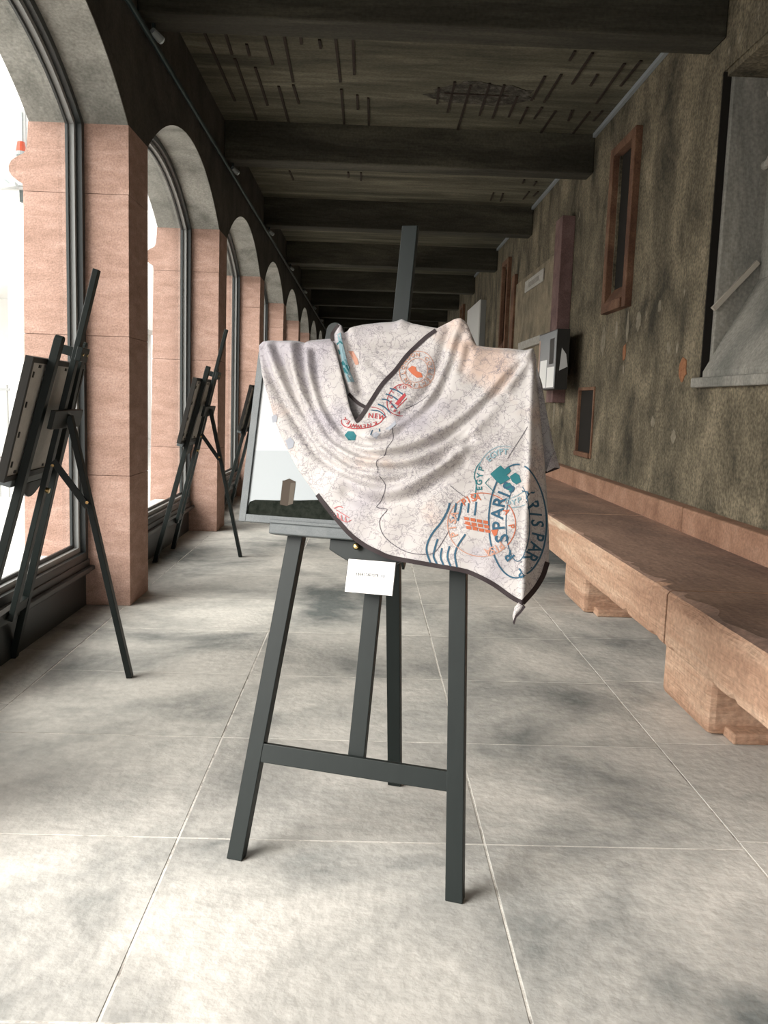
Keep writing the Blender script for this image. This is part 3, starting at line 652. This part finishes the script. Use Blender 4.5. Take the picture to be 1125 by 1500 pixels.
# cloth carried over the board's top edge and down behind it
for pts in ([(x, float(np.interp(x, [378, 384, 445, 486], [504, 500, 502, 498]))) for x in np.linspace(379, 486, 24)], [(x, float(np.interp(x, [697, 745, 783], [509, 513, 517]))) for x in np.linspace(697, 782, 20)]):
    hh = hF(np.array(pts)); rows = []
    for (x, y), k in zip(pts, hh):
        a, b = pl(x, y, C0); c = C0+k; wv = .006*math.sin(x*.25)
        rows.append([P(a, b, c), P(a, b+.006, c-.012), P(a, b+.007, .02), P(a, b+.003, -.01), P(a, b-.02, -.045+wv), P(a, b-.10, -.055+wv*1.4), P(a, b-.20-.3*wv, -.06+wv*2)])
    m_ = len(rows[0]); mb.add([p for r_ in rows for p in r_], [(i*m_+j, (i+1)*m_+j, (i+1)*m_+j+1, i*m_+j+1) for i in range(len(rows)-1) for j in range(m_-1)])
# rear corner hanging past the right edge
def hB(X): return np.full(len(np.atleast_2d(X)), 0.0)+.008*np.sin(np.atleast_2d(X)[:, 0]*.25)
CB = -.14
def back_pt(x, y, off=0.0): a, b = pl(x, y, CB); return P(a, b, CB+.008*math.sin(x*.25)+off)
bo = [(760, 545), (787, 540), (794, 562), (798, 590), (806, 630), (813, 660), (820, 685), (800, 692), (775, 700), (760, 640)]
mb.add([back_pt(x, y) for x, y in bo], [tuple(range(len(bo)))])
# tail of the corner
tl = [(765, 881), (770, 886), (772, 890), (768, 896), (760, 903), (756, 915), (754, 903), (757, 890)]
hh = float(hF([(768, 880)])[0])
mb.add([P(*pl(x, y, C0), C0+hh-.004) for x, y in tl], [tuple(range(len(tl)))])
cl = mb.build('cloth', SILK, scarf, True, fix=False)
so = cl.modifiers.new('thickness', 'SOLIDIFY'); so.thickness = .0016; so.offset = -1
# printed and sewn pieces lie on the cloth
OFF = .0012
def ribbon(name, pts, w, m_, hf=hF, side=0.0, off=OFF, base=0.0, par=None, sm=8, mbx=None):
    L = smooth_line(pts, sm); d = np.gradient(L, axis=0); d /= np.linalg.norm(d, axis=1)[:, None]+1e-9; nrm = np.c_[-d[:, 1], d[:, 0]]
    A = L+nrm*(w/2+side); B = L-nrm*(w/2-side); C = (A+B)/2
    V = np.vstack([A, C, B]); n = len(L); vs = toabc(V, hf(V)+base, off)
    fs = [(i, i+1, n+i+1, n+i) for i in range(n-1)]+[(n+i, n+i+1, 2*n+i+1, 2*n+i) for i in range(n-1)]
    if mbx is not None: mbx.add(vs, fs); return
    return MB().add(vs, fs).build(name, m_, par or scarf, True, fix=False)
ribbon('hem', [(470, 729), (482, 744), (500, 766), (520, 788), (540, 803), (560, 813), (580, 821), (640, 832), (680, 839), (700, 846), (725, 859), (752, 878), (770, 887)], 6.5, HEM, side=-2.2)
ribbon('hem', [(770, 886), (785, 865), (796, 843), (802, 822)], 6.5, HEM, side=-2.0)
ribbon('hem', [(527, 622), (532, 618), (545, 597), (560, 570), (580, 546), (601, 519), (622, 499), (640, 486)], 6, HEM, side=1.5, off=.002)
ribbon('hem', [(512, 578), (524, 590), (536, 597), (546, 600)], 5, HEM, hf=hI, base=-.006, off=.002)
ribbon('hem', [(489, 501), (489, 489), (497, 477)], 5, HEM, hf=hI, base=-.006, off=.002)
MB().add([back_pt(x, y, .002) for x, y in ((775, 700), (800, 693), (820.5, 685.5), (819, 680), (800, 686), (775, 693))], [(0, 1, 4, 5), (1, 2, 3, 4)]).build('hem', HEM, scarf, fix=False)
MB().add([P(*pl(x, y, C0), C0+hh-.002) for x, y in ((770, 886), (773, 890), (766, 899), (760, 905), (756.5, 916), (754.5, 912), (758, 902), (765, 895))], [(0, 1, 2, 7), (7, 2, 3, 6), (6, 3, 4, 5)]).build('hem', HEM, scarf, fix=False)
INKC = {n: mat('ink_'+n, [c], rough=.75) for n, c in dict(blue=(.022, .075, .12), teal=(.015, .115, .13), palet=(.17, .26, .29), orange=(.38, .10, .045), red=(.30, .035, .04), paleo=(.40, .21, .15), paler=(.36, .12, .12), thin=(.07, .06, .075), paleb=(.27, .28, .31)).items()}
def ring_pts(cx, cy, rx, ry, t0, t1, rot=0, n=40):
    t = np.radians(np.linspace(t0, t1, n)); r_ = math.radians(rot); x, y = rx*np.cos(t), ry*np.sin(t)
    return list(zip(cx+x*math.cos(r_)-y*math.sin(r_), cy+x*math.sin(r_)+y*math.cos(r_)))
def stamp(name, ink, rings=(), letters=(), polys=(), lines=(), hf=hF, base=0.0, label=None):
    mbx = MB()
    for (pts, w) in rings: ribbon('', pts, w, None, hf=hf, base=base, mbx=mbx, sm=2)
    for (pts, w) in lines: ribbon('', pts, w, None, hf=hf, base=base, mbx=mbx, sm=5)
    for a in letters:
        V, F = letter_px(*a)
        if len(V): mbx.add(toabc(V, hf(V)+base, OFF*1.4), F)
    for p in polys:
        v, f = sheet(p, hf, 4.0, base+OFF*1.1); mbx.add(v, f)
    o = mbx.build(name, INKC[ink], scarf, fix=False)
    if label: o['label'] = label
    return o
def arc_text(txt, cx, cy, rx, ry, t0, t1, size, inward=False, sx=1.0):
    out = []
    for ch, t in zip(txt, np.linspace(t0, t1, len(txt))):
        if ch == ' ': continue
        a = math.radians(t); x, y = cx+rx*math.cos(a), cy+ry*math.sin(a)
        out.append((ch, x, y, size, (-t-90) if not inward else (-t+90), sx))
    return out
# big PARIS stamp over the right fold
stamp('stamp_print', 'blue', rings=[(ring_pts(759, 765, 40, 83, -75, 68), 2.2), (ring_pts(759, 765, 40, 83, 75, 275), 2.2), (ring_pts(761, 768, 17, 56, -70, 250), 1.2)],
      letters=[('A', 777, 724, 17, -62), ('R', 782, 741, 17, -75), ('I', 785, 754, 17, -83), ('S', 787.5, 767, 17, -88), ('P', 788, 787, 17, -97), ('A', 785, 803, 17, -105), ('R', 779, 818, 17, -115), ('I', 773, 829, 17, -120), ('P', 765, 842, 15, -140)]
      + [('S', 738, 791, 20, 100), ('P', 733, 772, 19, 95), ('A', 731, 755, 19, 88), ('R', 734, 737, 19, 78), ('I', 740, 726, 19, 68), ('S', 747, 716, 19, 55), ('R', 748, 816, 15, 130)], label='dark blue oval PARIS stamp')
stamp('stamp_print', 'orange', rings=[(ring_pts(709, 771, 49, 46, -110, 40), 1.3)], letters=arc_text('PISA', 709, 771, 44, 40, -125, -98, 10)+[('P', 752, 774, 9, -80), ('A', 745, 752, 9, -60)],
      polys=[[(684+dx*9+dy*1.5, 760+dy*6.5+dx*1.6), (691+dx*9+dy*1.5, 761+dy*6.5+dx*1.6), (691.5+dx*9+dy*1.5, 765.5+dy*6.5+dx*1.6), (684.5+dx*9+dy*1.5, 764.5+dy*6.5+dx*1.6)] for dx in range(4) for dy in range(3)]+[[(722, 779), (733, 777), (731, 786), (727, 788)]], lines=[([(684, 769), (700, 775), (718, 780)], 1.2)], label='orange round PISA stamp with an arcaded tower')
stamp('stamp_print', 'paleo', rings=[(ring_pts(709, 771, 49, 46, 45, 245), 1.2)], letters=arc_text('PISA', 709, 771, 42, 41, 160, 200, 11)+arc_text('PISA', 709, 771, 43, 40, 50, 78, 11), label='faded orange half of the PISA stamp')
stamp('stamp_print', 'teal', polys=[[(720, 697), (730, 688), (735, 684), (741, 690), (747, 686), (750, 692), (744, 698), (749, 703), (742, 708), (735, 712), (728, 706)], [(748, 700), (756, 694), (762, 698), (765, 708), (758, 712), (752, 708)], [(741, 712), (748, 709), (754, 716), (750, 722), (743, 719)]], lines=[([(699, 735), (700, 712), (697, 700), (700, 688), (706, 680)], 1.3), ([(713, 710), (727, 724)], 1.0), ([(719, 703), (713, 710)], 1.0)],
      letters=[('E', 704.5, 718, 9, 95), ('G', 704, 709, 9, 92), ('Y', 705, 699, 9, 86), ('P', 707, 689, 9, 78)], label='teal EGYPT stamp')
stamp('stamp_print', 'palet', rings=[(ring_pts(740, 700, 38, 44, 195, 285), 1.0)], letters=arc_text('EGYPT', 740, 700, 31, 36, 225, 275, 9)+[('G', 746, 738, 9, 20), ('Y', 755, 738, 9, 12), ('P', 763, 735, 9, 8)], lines=[([(746, 733), (756, 730), (770, 722)], 1), ([(746, 745), (758, 746), (772, 742)], 1)], label='faded teal edge of the EGYPT stamp')
wave = [[(663, 740), (660, 752), (651, 768), (640, 782), (632, 797), (630, 810), (636, 828)], [(672, 740), (670, 755), (668, 762)], [(680, 739), (678, 753), (675, 766)], [(690, 740), (689, 754)], [(701, 738), (699, 758)], [(646, 792), (641, 808), (640, 818), (646, 830)], [(652, 805), (650, 818), (655, 831)], [(663, 802), (660, 818), (665, 832)], [(686, 785), (676, 800), (671, 815), (674, 834)]]
stamp('stamp_print', 'blue', lines=[(w_, 2.6) for w_ in wave], label='dark blue wavy postmark lines')
stamp('stamp_print', 'red', rings=[(ring_pts(537, 619, 31, 14.5, 20, 190, -6), 1.3), (ring_pts(540, 616, 30, 15, -70, 0, -4), 1.0)], letters=[('N', 549.5, 614, 7.6, -4), ('E', 557.5, 614.5, 7.6, -8), ('W', 565.5, 617, 7.6, -20), ('Y', 513, 619, 6.2, 60), ('E', 517, 624, 6.2, 150), ('W', 527, 629, 6.2, 172), ('Y', 521, 629, 6.2, 165), ('N', 548, 629, 6.2, 185), ('E', 541, 630.5, 6.2, 182), ('W', 534, 630.5, 6.2, 178), ('K', 556, 626, 6.2, 200)], label='red oval NEW YORK stamp')
stamp('stamp_print', 'red', rings=[(ring_pts(592, 590, 20, 24, 60, 290, 20), 1.1)], letters=arc_text('FRANCISCO', 592, 590, 15.5, 19.5, 100, 285, 5), polys=[[(583, 596), (590, 587), (597, 580), (599, 584), (594, 590), (588, 599)]], lines=[([(586, 603), (600, 588)], 1.2)], label='red round stamp with a boat')
stamp('stamp_print', 'blue', lines=[([(575, 573), (585, 576), (594, 582)], 2), ([(569, 581), (578, 584), (588, 591)], 2), ([(564, 589), (573, 591), (586, 604)], 2), ([(559, 597), (568, 601), (579, 611)], 2.2), ([(550, 606), (562, 608), (572, 617)], 1.6)], label='short dark blue postmark lines')
stamp('stamp_print', 'paleo', rings=[(ring_pts(613, 545, 25, 28, 0, 360, 15), .9), (ring_pts(613, 546, 16, 18, 0, 360, 15), .8)], letters=arc_text('LONDON COLLECTION', 613, 545.5, 20.5, 23, 170, 500, 6), label='faded orange LONDON stamp ring')
stamp('stamp_print', 'orange', polys=[[(600, 544), (606, 539), (612, 541), (613, 547), (620, 550), (622, 556), (614, 557), (606, 551)]], label='orange blot of the LONDON stamp')
stamp('stamp_print', 'teal', polys=[[(511, 642), (517, 637), (526, 638), (530, 644), (527, 650), (518, 650)]])
for pg in ([(553, 646), (560, 640), (566, 643), (560, 650)], [(572, 636), (580, 629), (586, 622), (588, 629), (579, 638)], [(402, 613), (407, 610), (411, 613), (410, 621), (404, 622)], [(423, 648), (430, 643), (436, 650), (434, 658), (427, 661)]): stamp('stamp_print', 'paleb', polys=[pg])
stamp('stamp_print', 'blue', lines=[([(554, 636), (553, 645)], 1.4), ([(563, 634), (566, 640)], 1.6)])
stamp('stamp_print', 'palet', hf=hI, base=-.006, polys=[[(497, 492), (502, 490), (506, 515), (514, 545), (520, 560), (512, 562), (504, 540), (499, 515)]])
stamp('stamp_print', 'teal', hf=hI, base=-.006, polys=[[(501, 532), (508, 528), (514, 540), (512, 550), (506, 548)]], lines=[([(495, 506), (500, 503), (504, 506)], 2), ([(497, 513), (499, 520)], 2)])
stamp('stamp_print', 'paleo', hf=hI, base=-.006, polys=[[(510, 514), (516, 513), (524, 526), (526, 534), (520, 534)]])
stamp('stamp_print', 'paler', lines=[([(493, 752), (499, 758), (507, 764), (516, 768), (523, 765)], 1.0), ([(497, 748), (504, 745), (510, 747)], 1.4), ([(497, 754), (498, 759)], 1.6), ([(502, 755), (504, 763)], 1.6), ([(508, 758), (509, 766)], 1.6), ([(514, 760), (515, 768)], 1.6), ([(500, 750), (520, 762)], 1.2)], label='faded red stamp near the lower hem')
stamp('map_line', 'thin', lines=[([(583, 634), (582, 650), (577, 664), (564, 680), (561, 694), (573, 720), (566, 735), (558, 746), (574, 750), (563, 767), (571, 790), (600, 810), (632, 814), (646, 806), (662, 780)], .9), ([(664, 715), (675, 724), (688, 733)], .8), ([(745, 674), (760, 650), (774, 628)], .8), ([(598, 603), (615, 593), (632, 583)], .8)], label='printed border line of the map')

# ------------------------------------------------------------------ outside the windows
tag(MB().box(-40, -1.78, -20, 60, -.25, -.02).build('pavement', PAVE), 'pale paving outside the arched windows', None, None, 'structure')
b = tag(empty('white_building', (-9.0, 14.0, 0)), 'white rendered building with a porch seen through the first arch', 'building')
MB().box(-9, 3.1, 1.6, 12, 3.0, 9).build('upper_wall', WHITEW, b)
MB().box(-9, 2.6, 3.0, 12, 0, 3.0).build('lower_wall', WHITEW, b)
MB().box(3.33, 3.58, 0, .5, 0, 2.95).build('porch_post', WHITEW, b)
MB().box(-6, 3.58, 0, 1.7, 2.95, 3.2).build('porch_lintel', WHITEW, b)
f_ = MB().box(2.5, 3.05, 1.55, 1.62, 4.7, 6.0).build('window', FRAMEL, b); MB().box(2.55, 3.0, 1.53, 1.55, 4.75, 5.95).build('pane', mat('far_glass', [(.35, .38, .38)], rough=.2), f_)
q = onY(31, 217, 15.46)
t = tag(empty('warning_light', (q[0], 15.46, q[2]-.12)), 'orange warning beacon on the white building', 'beacon')
MB().tube((0, 0, 0), (0, 0, .06), .085, 14).build('beacon_base', LENS, t); MB().tube((0, 0, .06), (0, 0, .22), .085, 14, .06).build('beacon_dome', ORANGE, t); MB().box(-.03, .03, 0, .12, -.06, 0).build('bracket', LENS, t)
q = onY(35, 287, 15.46)
t = tag(empty('wall_box', (q[0], 15.46, q[2]-.1)), 'small dark box on the white building below the beacon', 'box'); MB().box(-.08, .08, 0, .1, 0, .2).build('box_body', DKBOX, t, bevel=.01); MB().box(-.05, .05, -.01, 0, .03, .17).build('cover', DKBOX, t)
q = onY(8, 272, 15.46)
t = tag(empty('wall_lamp', (q[0], 15.46, q[2])), 'grey bracket floodlight on the white building', 'lamp'); MB().bar((-.1, .1, .12), (.1, -.05, -.02), (0, 1, 0), .06, .05).build('arm', FRAMEL, t); MB().bar((-.05, -.08, -.05), (.22, -.08, .0), (0, 1, 0), .12, .07).build('head', FRAMEL, t)
fn = tag(empty('fence', (-4.6, 10.6, 0)), 'thin pale metal fence outside the first window', 'fence')
for i in range(18): MB().box(-.008, .008, 0, .016, 0, 1.35).build('fence_bar', FRAMEL, fn).location = (-1.6+i*.11, 0, 0)
for z in (.15, 1.28): MB().box(-1.62, .3, -.012, 0, z, z+.03).build('rail', FRAMEL, fn)
